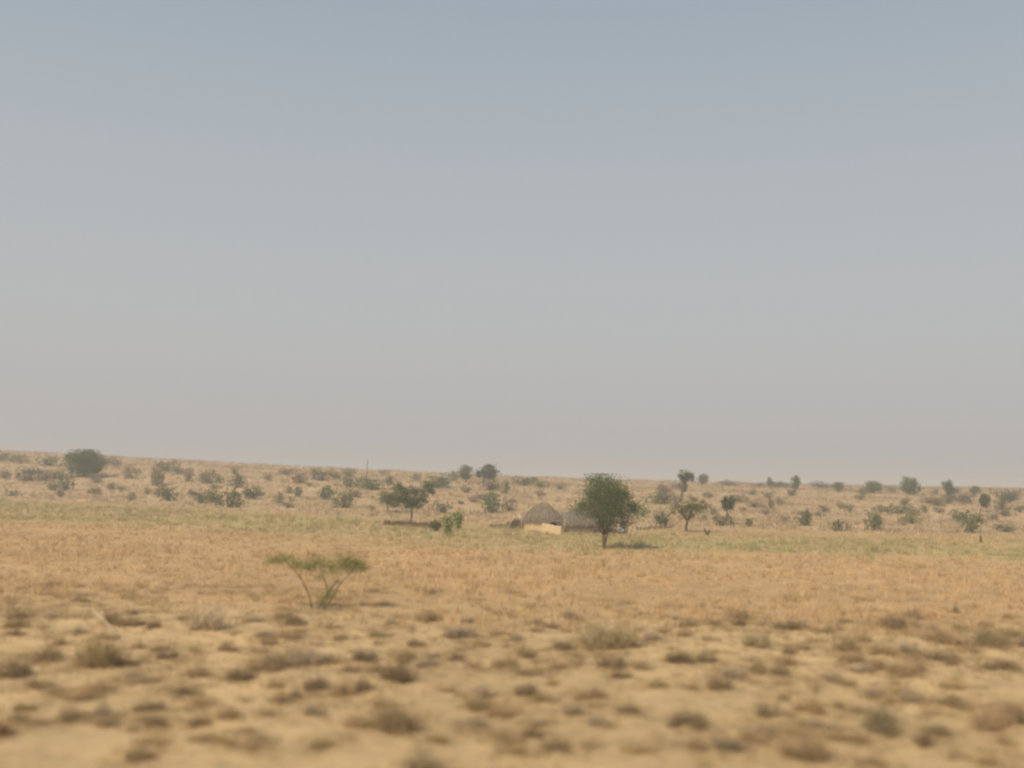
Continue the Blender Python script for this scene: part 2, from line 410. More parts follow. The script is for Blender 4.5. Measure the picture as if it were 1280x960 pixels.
while len(EXTRA) < 75:
    x_, y_ = _r.uniform(5, 1275), 772+_r.uniform(0, 1)**1.25*165
    if vnoise(x_/120, y_/40, 91)+_r.normal(0, .3) > -.1 and min(abs(x_-a)+2.5*abs(y_-b) for a, b in _occ) > 24:
        _occ.append((x_, y_)); w_ = _r.uniform(14, 40); EXTRA.append(f"{x_:.0f},{y_:.0f},{w_:.0f},{w_*_r.uniform(.28, .45):.0f},{_r.choice(list('bbgss'))}")
for tok in SMALL.split()+EXTRA:
    a = tok.split(','); px, py, w, h = map(float, a[:4]); sm.append((px, py, w, h, a[4]))
sz = lambda w: 'tiny' if w < 21 else ('small' if w < 33 else 'mid-sized')
labs = resolve([rel_label(px, py, f'{sz(w)} {TONE[t][1]} tuft', MARKS_FG) for (px, py, w, h, t) in sm])
for (px, py, w, h, t), lab in zip(sm, labs): put_scrub(px, py, w*1.05, h*1.3, t, lab)
def s_halo(n):
    X, Y, Hs = [], [], []
    for (px, py, w, h, *_r2) in list(BIG)+sm:
        q = place(px, py); W = w/F_PX*q[1]; k = int(9+w*.6)
        X.append(q[0]+rng.normal(0, W*.62, k)); Y.append(q[1]+rng.normal(0, W*.8, k)); Hs.append(rng.uniform(.4, 1.3, k))
    return np.concatenate(X), np.concatenate(Y), np.concatenate(Hs)
grass_field('clump_litter', 0, s_halo, .14, .013, 14, .07, M['litter'], 'fallen twigs and short dry grass lying round the scrub clumps', lean=.9)

# ------------------------------------------------------------------ foliage prototypes
def crown_mesh(name, n, seed, leaf, lobes, rx=.5, rz=.5, gap=.25):
    """leaf-sized faces gathered in clumps through a volume; lobes = list (x,y,z,r) in unit box (width 1, centre origin)"""
    r = np.random.default_rng(seed)
    C_ = []
    for (x, y, z, rad) in lobes:
        k = max(6, int(70*(rad/.5)**2))
        d = r.normal(0, 1, (k, 3)); d /= np.linalg.norm(d, axis=1)[:, None]
        rr = rad*r.uniform(.35, 1.05, k)**.6
        C_.append(np.c_[x+d[:, 0]*rr, y+d[:, 1]*rr, z+d[:, 2]*rr*rz/.5])
    C_ = np.concatenate(C_); r.shuffle(C_); C_ = C_[:int(len(C_)*(1-gap))]
    idx = r.integers(0, len(C_), n)
    cs = r.uniform(.03, .085, len(C_))
    P = C_[idx]+r.normal(0, 1, (n, 3))*cs[idx][:, None]
    nrm = r.normal(0, 1, (n, 3)); nrm /= np.linalg.norm(nrm, axis=1)[:, None]
    t = np.cross(nrm, r.normal(0, 1, (n, 3))); t /= np.linalg.norm(t, axis=1)[:, None]; b_ = np.cross(nrm, t)
    s = leaf*r.uniform(.5, 1.3, n)[:, None]
    Vv = np.empty((n, 4, 3)); Vv[:, 0] = P-t*s*.5; Vv[:, 1] = P+b_*s*.28; Vv[:, 2] = P+t*s*.5; Vv[:, 3] = P-b_*s*.28
    zc = np.percentile(P[:, 2], 99.6); Vv[:, :, 2] = np.where((P[:, 2] > zc)[:, None], Vv[:, :, 2]-(P[:, 2]-zc)[:, None]*1.5, Vv[:, :, 2])
    tone = r.uniform(0, 1, len(C_))[idx]*.6+r.uniform(0, .4, n)
    return mesh_np(name, Vv.reshape(-1, 3), np.arange(4*n).reshape(-1, 4), {'rnd': np.repeat(tone, 4)})

def tube(pts, rad, sides=7):
    pts = np.asarray(pts, float); n = len(pts); V_ = []
    for i in range(n):
        t = pts[min(i+1, n-1)]-pts[max(i-1, 0)]; t /= np.linalg.norm(t)
        a = np.cross(t, [0.3, 1, .1]); a /= np.linalg.norm(a); b_ = np.cross(t, a)
        for k in range(sides):
            an = 2*math.pi*k/sides
            V_.append(pts[i]+rad[i]*(math.cos(an)*a+math.sin(an)*b_))
    F_ = []
    for i in range(n-1):
        for k in range(sides):
            k2 = (k+1) % sides
            F_.append((i*sides+k, i*sides+k2, (i+1)*sides+k2, (i+1)*sides+k))
    V_.append(pts[-1]); c = len(V_)-1; l0 = (n-1)*sides
    for k in range(sides): F_.append((l0+k, l0+(k+1) % sides, c, c))
    V_.append(pts[0]); c = len(V_)-1
    for k in range(sides): F_.append(((k+1) % sides, k, c, c))
    return V_, F_
def join(parts):
    V_, F_ = [], []
    for v, f in parts:
        o = len(V_); V_ += [list(map(float, a)) for a in v]; F_ += [tuple(o+i for i in dict.fromkeys(q)) for q in f]
    return V_, F_
def pymesh(name, V_, F_, smooth=True):
    me = bpy.data.meshes.new(name); me.from_pydata(V_, [], F_); me.update()
    if smooth: me.polygons.foreach_set('use_smooth', np.ones(len(me.polygons), bool))
    return me

def wobble_path(a, b, n, r, amt):
    a = np.array(a, float); b = np.array(b, float); t = np.linspace(0, 1, n)[:, None]
    P = a+(b-a)*t; L_ = np.linalg.norm(b-a)
    P[1:-1] += r.normal(0, amt*L_, (n-2, 3))
    return P

def trunk_mesh(name, H, crown_c, cw, ch, r0, seed, nb=9, fork=.35, base_shift=(0, 0)):
    """forked trunk and limbs reaching into the crown"""
    r = np.random.default_rng(seed); parts = []
    f0 = np.array([crown_c[0]*fork+base_shift[0]*(1-fork), crown_c[1]*fork, H*fork])
    P = wobble_path((base_shift[0], base_shift[1], -.15), f0, 5, r, .025); parts.append(tube(P, np.linspace(r0*1.25, r0*.8, 5)))
    for k in range(nb):
        a = 2*math.pi*k/nb+r.uniform(-.4, .4); q = r.uniform(.35, .85)
        tip = np.array([crown_c[0]+math.cos(a)*cw/2*q, crown_c[1]+math.sin(a)*cw/2*q, crown_c[2]+ch/2*r.uniform(-.35, .7)])
        P2 = wobble_path(f0, tip, 6, r, .05); parts.append(tube(P2, np.linspace(r0*r.uniform(.4, .6), r0*.08, 6), 5))
        for j in range(2):
            i0 = r.integers(2, 5); tp = P2[i0]+r.normal(0, .16, 3)*cw
            parts.append(tube(wobble_path(P2[i0], tp, 4, r, .06), np.linspace(r0*.2, r0*.05, 4), 4))
    return pymesh(name, *join(parts))

def lobes_rand(seed, n, spread=.3, r0=(.2, .34), flat=.6):
    r = np.random.default_rng(seed)
    return [(0, 0, 0, .34)]+[(r.normal(0, spread*.6), r.normal(0, spread*.6), r.uniform(-.3, .3)*flat, r.uniform(*r0)) for _ in range(n)]

def fit(me):
    """normalise a crown mesh to a 1x1x1 box, origin at its lower middle"""
    n = len(me.vertices); co = np.empty(n*3, np.float32); me.vertices.foreach_get('co', co); co = co.reshape(-1, 3)
    lo = np.percentile(co, 1, axis=0); hi = np.percentile(co, 99, axis=0)
    co = (co-(lo+hi)/2)/(hi-lo); co[:, 2] += .5
    me.vertices.foreach_set('co', co.ravel()); me.update(); return me

bush_protos = [fit(crown_mesh('foliage', 620, 300+i, .10, lobes_rand(400+i, 6, .42), gap=.35)) for i in range(5)]
tree_protos = [fit(crown_mesh('crown', 2400, 320+i, .075, lobes_rand(420+i, 6, .30, (.16, .26)), gap=.2)) for i in range(5)]
veg_cache = {}
def veg_data(protos, i, matkey, name):
    k = (id(protos), i % len(protos), matkey)
    if k not in veg_cache:
        me = protos[i % len(protos)].copy(); me.name = name; me.materials.append(M[matkey]); veg_cache[k] = me
    return veg_cache[k]
NB = [0]
twig_me = None
def bush_twigs():
    r = np.random.default_rng(55); parts = []
    for k in range(9):
        a = r.uniform(0, 6.28); t = (math.cos(a)*r.uniform(.1, .38), math.sin(a)*r.uniform(.1, .38), r.uniform(.4, .85))
        parts.append(tube(wobble_path((r.normal(0, .04), r.normal(0, .04), -.08), t, 4, r, .05), np.linspace(.02, .006, 4), 4))
    return pymesh('bush_stems', *join(parts))
twig_me = bush_twigs(); twig_me.materials.append(M['bark'])
BT = {'D': ('leaf_fresh', 'green'), 'd': ('leaf_dark', 'dark green'), 'm': ('leaf_mid', 'dull green'), 'y': ('leaf_olive', 'olive'), 'Y': ('leaf_bright', 'bright yellow-green'), 'b': ('leaf_grey', 'grey-brown')}
GRP_B = 'bushes dotted over the dune'
def put_bush(px, py, w, h, tone, label, group=GRP_B):
    q = place(px, py, 60); d = q[1]; i = NB[0]; NB[0] += 1
    W = w*1.06/F_PX*d; Hh = h*1.06/F_PX*d
    root = empty('bush', q, rng.uniform(0, 6.28)); root.scale = (W, W, Hh)
    tag(root, label, 'bush', group)
    f = bpy.data.objects.new('foliage', veg_data(bush_protos, i, BT[tone][0], 'foliage_mesh')); f.location = (0, 0, -.04); link(f, root)
    s = bpy.data.objects.new('stems', twig_me); link(s, root)
    return root

BUSHES = """33,601,28,15,m 56,601,18,12,b 63,582,36,11,m 3,577,12,12,m 5,598,16,11,b 82,613,18,24,d 66,613,18,13,m 160,598,18,18,b 163,626,14,11,b 196,607,20,26,b
208,589,24,13,m 222,593,14,12,m 235,602,14,17,b 199,622,12,16,m 211,626,18,19,d 262,604,26,15,m 293,593,10,11,b 297,610,20,17,m 250,629,22,15,m 265,628,18,17,y
288,634,30,22,d 318,624,20,16,d 349,629,14,14,b 372,621,14,13,m 375,604,20,14,b 400,601,22,12,d 418,599,15,11,m 434,609,26,14,m 406,624,24,17,d 428,635,26,23,m
455,609,20,12,m 464,612,34,15,m 488,607,16,12,m 520,601,16,9,b 547,610,30,17,m 553,641,20,13,m 613,613,24,13,m 632,617,12,16,m 657,607,38,11,m 615,641,26,26,m
636,639,18,17,b 583,616,16,11,b 826,630,40,14,m 803,646,18,18,Y 829,658,22,18,d 903,657,24,14,m 943,634,22,10,b 963,636,12,14,b 936,658,12,10,d 1005,657,17,20,m
1050,664,20,14,d 1076,625,13,10,b 1186,630,18,13,m 1208,630,26,12,b 1251,637,12,22,m 1122,642,26,11,m 1140,644,16,13,b 1155,641,12,10,m 1174,641,12,8,b 1092,663,20,26,m
1128,657,12,13,b 1198,652,20,14,d 1214,666,28,27,m 1256,665,22,10,m 912,607,26,7,b 968,609,44,7,m 1026,610,30,8,m 1050,613,22,10,m 1115,616,16,9,b 1168,618,10,8,b
1262,624,36,13,b 845,632,16,14,b 790,640,16,14,y 1030,640,14,9,b 1240,650,14,9,b 980,652,12,8,b 700,612,16,8,b 140,612,14,9,b 335,600,14,8,b 480,593,12,6,b 1100,640,16,9,b
1195,617,14,8,m 1062,640,14,10,y 990,620,14,8,m 870,640,16,12,b 15,620,16,8,b 120,603,18,9,b 183,618,14,8,b 360,635,14,7,b 445,622,14,10,b 592,628,14,9,b 675,620,14,8,b 735,602,14,6,b 1275,640,12,9,m"""
MARKS_D = [(105, 590, 'domed left skyline tree'), (458, 598, 'thin pole'), (514, 640, 'tree by the brush fence'), (595, 603, 'pair of ridge trees'), (680, 640, 'yellow walled hut'),
           (755, 640, 'big tree'), (856, 610, 'tall two-tufted tree'), (857, 655, 'open olive tree'), (909, 640, 'small ball-topped tree'), (995, 612, 'blunt dark skyline tree'), (1138, 616, 'peaked skyline tree'),
           (1186, 620, 'upright skyline tree'), (1226, 638, 'leaning tree'), (288, 633, 'darkest left dune bush')]
bs = []
for tok in BUSHES.split():
    a = tok.split(','); px, py, w, h = map(float, a[:4]); bs.append((px, py, w, h, a[4]))
_occ = [t_[:2] for t_ in bs]; k_ = 0
while k_ < 60:
    x_ = _r.uniform(5, 1275); lo_ = np.interp(x_, [0, 600, 1280], [572, 602, 622]); hi_ = np.interp(x_, [0, 300, 600, 1280], [618, 632, 645, 660]); y_ = _r.uniform(lo_, hi_)
    if 640 < x_ < 800 and y_ > 615: continue
    if min(abs(x_-a)+1.5*abs(y_-b) for a, b in _occ) > 13:
        w_ = _r.uniform(8, 20); _occ.append((x_, y_)); bs.append((x_, y_, w_, w_*_r.uniform(.4, .75), str(_r.choice(list('bbbym'))))); k_ += 1
bz = lambda w: 'small' if w < 17 else ('mid-sized' if w < 25 else 'wide')
items = []
for (px, py, w, h, t) in bs:
    mk = [m_ for m_ in MARKS_D if not (m_[0] == 288 and px == 288)]
    items.append(rel_label(px, py, f'{bz(w)} {BT[t][1]} bush', mk))
labs = resolve(items)
for (px, py, w, h, t), lab in zip(bs, labs):
    put_bush(px, py, w, h, t, 'darkest dune bush, at the field edge left of the thin pole' if px == 288 else lab)

# ------------------------------------------------------------------ trees
def put_tree(px, base, cx, top, bot, cw, tone, label, seed, name='tree', group=None, leaves=None, leaf=None, lobes=None, r0=None, nb=9, fork=.35, gap=.3, depth=.9):
    """px,base trunk foot pixel; crown centre cx, from top to bot, width cw (pixels)"""
    q = place(px, base, 60); d = q[1]; s = d/F_PX
    H = (base-top)*s; cb = (base-bot)*s; W = cw*s; ch = H-cb; off = (cx-px)*s
    root = empty(name, q); tag(root, label, 'tree', group)
    if leaves:
        me = fit(crown_mesh('crown_mesh', leaves, seed, leaf, lobes, gap=gap)); me.materials.append(M[BT[tone][0]])
    else:
        me = veg_data(tree_protos, seed, BT[tone][0], 'crown_mesh')
    c = bpy.data.objects.new('crown', me); c.location = (off, 0, cb); c.scale = (W, W*depth, ch); link(c, root)
    if not leaves: c.rotation_euler = (0, 0, (seed*1.7) % 6.28)
    tm = trunk_mesh('trunk_mesh', H, (off, 0, cb+ch*.45), W, ch, r0 or max(.09, W*.035), seed, nb, fork); tm.materials.append(M['bark'])
    link(bpy.data.objects.new('trunk', tm), root)
    return root

# the big tree in the middle: dense crown, high on the left of centre, drooping right
BL = [(0, 0, -.02, .36), (-.24, .05, -.12, .24), (.24, -.05, -.10, .26), (0, .05, .14, .28), (.12, -.1, .08, .28), (-.1, .1, .06, .28), (.33, 0, -.16, .15), (-.35, 0, -.18, .13), (.12, -.1, -.22, .22), (-.12, .1, -.2, .22), (0, -.22, 0, .22), (0, .22, -.02, .22)]
bt = put_tree(755, 687, 758, 597, 661, 73, 'd', 'large dense green tree with a short double trunk before the huts', 900, leaves=24000, leaf=.022, lobes=BL, r0=.10, nb=14, fork=.2, gap=.14, depth=.95)
# second stem of the fork
q = place(755, 687, 60); s_ = q[1]/F_PX
st = pymesh('stem', *join([tube([(-.02, .02, -.1), (.06, .02, .35), (.2, .0, .95), (.32, -.02, 1.5), (.55, 0, 2.4)], [.075, .065, .055, .05, .03]), tube([(0.0, 0, -.1), (-.05, 0, .5), (-.08, .03, 1.2), (-.1, .02, 1.9)], [.11, .09, .075, .06])])); st.materials.append(M['bark'])
link(bpy.data.objects.new('stem', st), bt)

put_tree(105, 596, 105, 563, 594, 47, 'D', 'broad domed dark green tree on the left skyline', 903, leaves=14000, leaf=.035,
         lobes=[(0, 0, 0, .36), (-.22, 0, -.05, .28), (.2, 0, -.05, .28), (0, 0, .1, .27), (.33, 0, -.12, .13), (-.1, .1, -.15, .28), (.15, 0, -.15, .25)], r0=.22, gap=0)
put_tree(514, 655, 516, 604, 636, 52, 'd', 'slender leaning tree standing behind the low brush fence', 905, leaves=7000, leaf=.035,
         lobes=[(0, 0, -.1, .33), (-.25, 0, 0, .25), (.25, 0, .05, .25), (.36, 0, .25, .14), (-.3, 0, .2, .16), (.1, 0, -.25, .2)], r0=.09, fork=.42, gap=.3)
put_tree(484, 640, 486, 611, 634, 36, 'y', 'lighter green low tree left of the slender leaning tree', 907, leaves=3500, leaf=.05, lobes=lobes_rand(77, 5), r0=.07)
G_P = 'pair of ridge trees'
put_tree(583, 603, 582, 582, 599, 19, 'm', 'smaller left tree of the pair on the ridge', 1, group=G_P, r0=.16)
put_tree(604, 606, 608, 581, 599, 26, 'd', 'larger darker right tree of the pair on the ridge', 2, group=G_P, r0=.18)
put_tree(851, 628, 858, 588, 602, 19, 'd', 'tall thin two-tufted tree rising above the ridge right of centre', 909, leaves=2500, leaf=.07, lobes=[(-.15, 0, .1, .3), (.28, 0, -.1, .2), (-.1, 0, -.2, .25), (.1, 0, .1, .2)], r0=.16, fork=.6)
put_tree(853, 620, 854, 602, 615, 10, 'm', 'narrow dull tree just under the tall two-tufted tree', 3, r0=.1)
put_tree(877, 607, 878, 593, 604, 14, 'm', 'small faint skyline tree right of the tall two-tufted tree', 4, r0=.12)
put_tree(857, 665, 862, 623, 647, 50, 'y', 'open olive crowned tree with a straight brown trunk right of the fence', 911, leaves=2600, leaf=.045,
         lobes=[(0, 0, -.15, .28), (-.3, 0, -.1, .2), (.3, 0, 0, .2), (.1, 0, .2, .2), (.38, 0, .2, .12), (-.1, .1, .05, .2)], r0=.14, gap=.5)
put_tree(908, 656, 910, 620, 638, 18, 'd', 'small ball-topped tree on a thin stem above a bush', 5, r0=.08, fork=.5)
G_S = 'trees along the right skyline'
for a in [(995, 613, 995, 595, 611, 13, 'd', 'blunt dark tree alone on the skyline right of the big tree', 6),
          (963, 610, 963, 597, 608, 8, 'm', 'narrow faint skyline tree left of the blunt dark one', 7),
          (1048, 615, 1048, 603, 613, 13, 'm', 'low rounded skyline tree right of the blunt dark one', 8),
          (1092, 617, 1092, 602, 615, 20, 'm', 'spiky wide skyline tree left of the peaked one', 9),
          (1138, 619, 1138, 597, 617, 25, 'd', 'peaked dark skyline tree with a low left shoulder', 10),
          (1186, 622, 1186, 601, 619, 15, 'd', 'upright dark skyline tree right of the peaked one', 11),
          (1218, 619, 1218, 608, 617, 15, 'm', 'small flat-topped skyline tree left of the leaning tree', 12),
          (1224, 641, 1232, 618, 634, 15, 'd', 'leaning tree with a dark slanting trunk near the right edge', 13),
          (1262, 629, 1262, 616, 626, 22, 'm', 'wide hazy skyline tree nearest the right edge', 14)]:
    put_tree(*a, group=G_S)

# ------------------------------------------------------------------ plants, sapling
def blade_plant(px, py, w, h, label, seed, mat='leaf_bright'):
    q = place(px, py, 60); s = q[1]/F_PX; r = np.random.default_rng(seed)
    root = empty('leafy_shrub', q); tag(root, label, 'shrub', 'bright green shrubs beside the brush fence')
    parts = []; LV = []
    for k in range(12):
        a = r.uniform(0, 6.28); t = np.array([math.cos(a)*w*s*.45*r.uniform(.3, 1), math.sin(a)*w*s*.4*r.uniform(.3, 1), h*s*r.uniform(.6, 1)])
        P = wobble_path((r.normal(0, .08), r.normal(0, .08), -.05), t, 6, r, .03); parts.append(tube(P, np.linspace(.025, .01, 6), 5))
        for i in range(1, 6):
            for j in range(9): LV.append(P[i]+r.normal(0, .12, 3))
    st = pymesh('stems_mesh', *join(parts)); st.materials.append(M['stem_green']); link(bpy.data.objects.new('stems', st), root)
    LV = np.array(LV); n = len(LV); nr = r.normal(0, 1, (n, 3)); nr /= np.linalg.norm(nr, axis=1)[:, None]
    t = np.cross(nr, r.normal(0, 1, (n, 3))); t /= np.linalg.norm(t, axis=1)[:, None]; b_ = np.cross(nr, t)
    Vv = np.empty((n, 4, 3)); Vv[:, 0] = LV-t*.10; Vv[:, 1] = LV+b_*.055; Vv[:, 2] = LV+t*.10; Vv[:, 3] = LV-b_*.055
    me = mesh_np('leaves_mesh', Vv.reshape(-1, 3), np.arange(4*n).reshape(-1, 4), {'rnd': np.repeat(r.uniform(0, 1, n), 4)}); me.materials.append(M[mat])
    link(bpy.data.objects.new('leaves', me), root)
blade_plant(544, 664, 18, 14, 'lowest bright green shrub, left of three beside the brush fence', 31, 'leaf_olive')
blade_plant(560, 670, 22, 28, 'tallest bright green shrub, middle of three beside the brush fence', 32)
blade_plant(573, 662, 16, 26, 'slim bright green shrub, right of three beside the brush fence', 33)

def sapling():
    q = place(402, 762); s = q[1]/F_PX; r = np.random.default_rng(5)
    root = empty('sapling', q); tag(root, 'lone bent sapling with flat green top in the dry field', 'sapling')
    def pp(px, py, y=0): return ((px-402)*s, y, (762-py)*s*1.01)
    stems = [[(391, 763), (386, 745), (377, 728), (366, 714), (352, 702)],
             [(402, 763), (409, 748), (407, 733), (401, 717), (396, 703)],
             [(404, 763), (414, 748), (424, 730), (437, 716), (447, 704)],
             [(398, 763), (402, 752), (409, 742), (415, 733), (421, 726)]]
    parts = []; LV = []
    for k, st in enumerate(stems):
        P = np.array([pp(x, y, .12*k*(i/4)-.1*i*.3*(k % 2)) for i, (x, y) in enumerate(st)]); P[0][2] = -.08
        parts.append(tube(P, np.linspace(.034 if k < 1 else .022, .011, len(P)), 6))
    spray = [(352, 702, 30, 7), (340, 705, 18, 5), (372, 709, 24, 8), (395, 705, 26, 9), (385, 712, 20, 6), (412, 711, 22, 9), (428, 703, 26, 12), (437, 711, 22, 9), (452, 711, 16, 6), (445, 705, 20, 7), (400, 722, 14, 7), (420, 728, 12, 9), (412, 740, 16, 14), (405, 752, 22, 14)]
    for j, (x, y, w, h) in enumerate(spray):
        n = int(w*h*(5.2 if j < 10 else 2.4)); c = np.array(pp(x, y))
        pts = np.c_[r.normal(0, w*.33*s, n), r.normal(0, w*.33*s, n), r.normal(0, h*.5*s, n)]+c; LV.append(pts)
        for t_ in range(4):
            e = c+r.normal(0, 1, 3)*np.array([w*.4*s, w*.4*s, h*.4*s]); parts.append(tube([c-[0, 0, .06], (c+e)/2, e], [.007, .006, .004], 4))
    me = pymesh('stem_mesh', *join(parts)); me.materials.append(M['stem_green']); link(bpy.data.objects.new('stem', me), root)
    LV = np.concatenate(LV); LV[:, 2] = np.maximum(LV[:, 2], .03); n = len(LV)
    D = r.normal(0, 1, (n, 3)); D /= np.linalg.norm(D, axis=1)[:, None]
    Vv, Fc, rr = blades(LV, D*.055, np.full(n, .024), r.uniform(0, 1, n))
    me = mesh_np('leaves_mesh', Vv, Fc, {'rnd': rr}); me.materials.append(M['leaf_olive2']); link(bpy.data.objects.new('leaves', me), root)
M['leaf_olive2'] = veg_mat('sapling_leaf', (.13, .165, .035), (.30, .34, .09), .45)
sapling()

# ------------------------------------------------------------------ homestead
def thatch_roof(name, rad, h, seed, parent, z, over=1.0, sides=28):
    r = np.random.default_rng(seed)
    # core: slightly bulged cone with thickness
    rings = [(0, 1.0), (.25, .85), (.5, .64), (.75, .40), (.93, .18), (1, .05)]
    V_, F_ = [], []
    for (t, q_) in rings:
        for k in range(sides):
            a = 2*math.pi*k/sides; w = 1+r.normal(0, .012)
            V_.append((math.cos(a)*rad*q_*w, math.sin(a)*rad*q_*w, h*t))
    for i in range(len(rings)-1):
        for k in range(sides):
            k2 = (k+1) % sides; F_.append((i*sides+k, i*sides+k2, (i+1)*sides+k2, (i+1)*sides+k))
    o = len(V_); V_.append((0, 0, h*1.02)); l0 = (len(rings)-1)*sides
    for k in range(sides): F_.append((l0+k, l0+(k+1) % sides, o))
    for k in range(sides):                   # underside
        a = 2*math.pi*k/sides; V_.append((math.cos(a)*rad*.9, math.sin(a)*rad*.9, -.06))
    for k in range(sides):
        k2 = (k+1) % sides; F_.append((o+1+k, o+1+k2, k2, k))
    V_.append((0, 0, .1)); oc = len(V_)-1
    for k in range(sides): F_.append((o+1+(k+1) % sides, o+1+k, oc))
    me = pymesh('roof_mesh', V_, F_); roof = obj('roof', me, M['thatch_core'], parent, (0, 0, z))
    n = 6000; t = r.uniform(0, 1, n)**1.4; a = r.uniform(0, 6.283, n); q_ = np.interp(t, [x[0] for x in rings], [x[1] for x in rings])
    P = np.c_[np.cos(a)*rad*q_, np.sin(a)*rad*q_, h*t+.03]
    ln = r.uniform(.25, .5, n)
    D = np.c_[np.cos(a)*rad*.32+r.normal(0, .25, n), np.sin(a)*rad*.32+r.normal(0, .25, n), np.full(n, -h*.34)+r.normal(0, .06, n)+.10]*ln[:, None]
    V2, F2, rr = blades(P, D, r.uniform(.02, .05, n), r.uniform(0, 1, n))
    me = mesh_np('thatch_mesh', V2, F2, {'rnd': rr}); obj('thatch', me, M['thatch'], roof)
    return roof
def round_wall(rad, h, mat, parent, seed, door=None):
    r = np.random.default_rng(seed); sides = 40; zs = np.linspace(-.2, h, 8); V_, F_ = [], []
    for z in zs:
        for k in range(sides):
            a = 2*math.pi*k/sides; w = rad*(1.03-.03*z/h)+r.normal(0, .012)
            V_.append((math.cos(a)*w, math.sin(a)*w, z))
    for i in range(7):
        for k in range(sides):
            k2 = (k+1) % sides; F_.append((i*sides+k, i*sides+k2, (i+1)*sides+k2, (i+1)*sides+k))
    return obj('wall', pymesh('wall_mesh', V_, F_), mat, parent)
def box_part(name, sx, sy, sz_, loc, rz, mat, parent, bev=.02):
    import bmesh
    bm = bmesh.new(); bmesh.ops.create_cube(bm, size=1); bmesh.ops.scale(bm, vec=(sx, sy, sz_), verts=bm.verts)
    bmesh.ops.bevel(bm, geom=bm.edges[:], offset=bev, segments=2, affect='EDGES')
    me = bpy.data.meshes.new(name+'_mesh'); bm.to_mesh(me); bm.free()
    o = obj(name, me, mat, parent, loc); o.rotation_euler = (0, 0, rz); return o

q1 = place(679, 665, 60); s1 = q1[1]/F_PX; q1 = q1+np.array([0, 1.7, 0]); q1[2] = ground_z(q1[0], q1[1])
hut = empty('round_hut', q1); tag(hut, 'round hut with bright yellow mud wall and grey conical thatch', 'hut')
round_wall(22.5*s1, 17*s1, M['mud'], hut, 1)
thatch_roof('roof', 26*s1, 23*s1, 2, hut, 13.2*s1)
box_part('door', .62, .06, 1.05, (1.05, -1.44, .52), .63, M['dark'], hut)  # solid slab, the shade of the doorway painted near-black

q2 = place(733, 663, 60); s2 = q2[1]/F_PX; q2 = q2+np.array([0, 3.0, 0]); q2[2] = ground_z(q2[0], q2[1])
hut2 = empty('round_hut', q2); tag(hut2, 'wide low grey thatched hut with brown wall behind the big tree', 'hut')
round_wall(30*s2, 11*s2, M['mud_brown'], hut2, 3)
thatch_roof('roof', 38*s2, 24*s2, 4, hut2, 6.0*s2)

q3 = place(697, 660, 60); s3 = q3[1]/F_PX; q3 = q3+np.array([0, 1.2, 0]); q3[2] = ground_z(q3[0], q3[1])
shed = empty('low_shed', q3); tag(shed, 'small shed painted shade-dark between the two thatched huts', 'shed')
box_part('wall', 1.3, 1.2, 1.25, (0, 0, .58), .1, M['dark'], shed, .04)  # closed box, the shade inside the shed painted as its colour
rf = box_part('roof', 1.65, 1.5, .10, (0, 0, 1.30), .1, M['thatch_core'], shed, .03); rf.rotation_euler = (.1, -.08, .1)

def mud_wall(name, a, b, h0, h1, label, mat):
    pa = place(*a, 60); pb = place(*b, 60); n = 14; r = np.random.default_rng(9); V_, F_ = [], []
    dv = (pb-pa)/np.linalg.norm(pb-pa); sd = np.array([-dv[1], dv[0], 0])*.13
    for i in range(n+1):
        t = i/n; p_ = (pb-pa)*t; gz = ground_z(pa[0]+p_[0], pa[1]+p_[1])-pa[2]; hh = (h0*(1-t)+h1*t)+r.normal(0, .02)
        for (sg, z) in ((-1.15, -.2), (-.9, hh-.05), (-.5, hh), (.5, hh), (.9, hh-.05), (1.15, -.2)):
            V_.append((p_[0]+sd[0]*sg, p_[1]+sd[1]*sg, gz+z))
    for i in range(n):
        for k in range(5): F_.append((i*6+k, i*6+k+1, (i+1)*6+k+1, (i+1)*6+k))
    F_.append(tuple(range(5, -1, -1))); F_.append(tuple(n*6+k for k in range(6)))
    o = obj(name, pymesh(name+'_mesh', V_, F_, False), mat, None, pa); tag(o, label, 'wall')
mud_wall('mud_wall', (678, 666), (702, 668), .92, .68, 'low yellow mud wall sloping down right of the yellow hut', M['mud'])

def brush_fence(a, b, h, label, seed, n=1400, name='brush_fence', jag=.25):
    pa = place(*a, 60); pb = place(*b, 60); r = np.random.default_rng(seed); L_ = np.linalg.norm(pb-pa)
    t = r.uniform(0, 1, n); top = 1+jag*vnoise(t*L_/1.3, t*0, seed)+.2*vnoise(t*L_/.4, t*0, seed+1)
    P = (pb-pa)*t[:, None]+np.c_[r.normal(0, .05, n), r.normal(0, .35, n), np.zeros(n)]
    P[:, 2] = ground_z(P[:, 0]+pa[0], P[:, 1]+pa[1])-pa[2]+r.uniform(0, .5, n)*h*top
    D = np.c_[r.normal(0, .45, n)*h, r.normal(0, .3, n)*h, r.uniform(.1, .6, n)*h*top]
    V2, F2, rr = blades(P, D, r.uniform(.02, .05, n), r.uniform(0, 1, n))
    o = obj(name, mesh_np(name+'_mesh', V2, F2, {'rnd': rr}), M['brush'], None, pa); tag(o, label, 'fence'); return o
brush_fence((480, 656), (553, 661), .62, 'low brown thorn brush fence behind the slender leaning tree', 61, 3600)
brush_fence((612, 659), (634, 659), .35, 'faint low brush fence ending left of the stick shelter', 62, 900)
brush_fence((703, 665), (782, 667), .55, 'brown brush fence running in front of the wide grey hut', 63, 3600)
brush_fence((796, 663), (840, 660), .42, 'sparse brown brush fence behind the pale fence posts', 64, 1300)

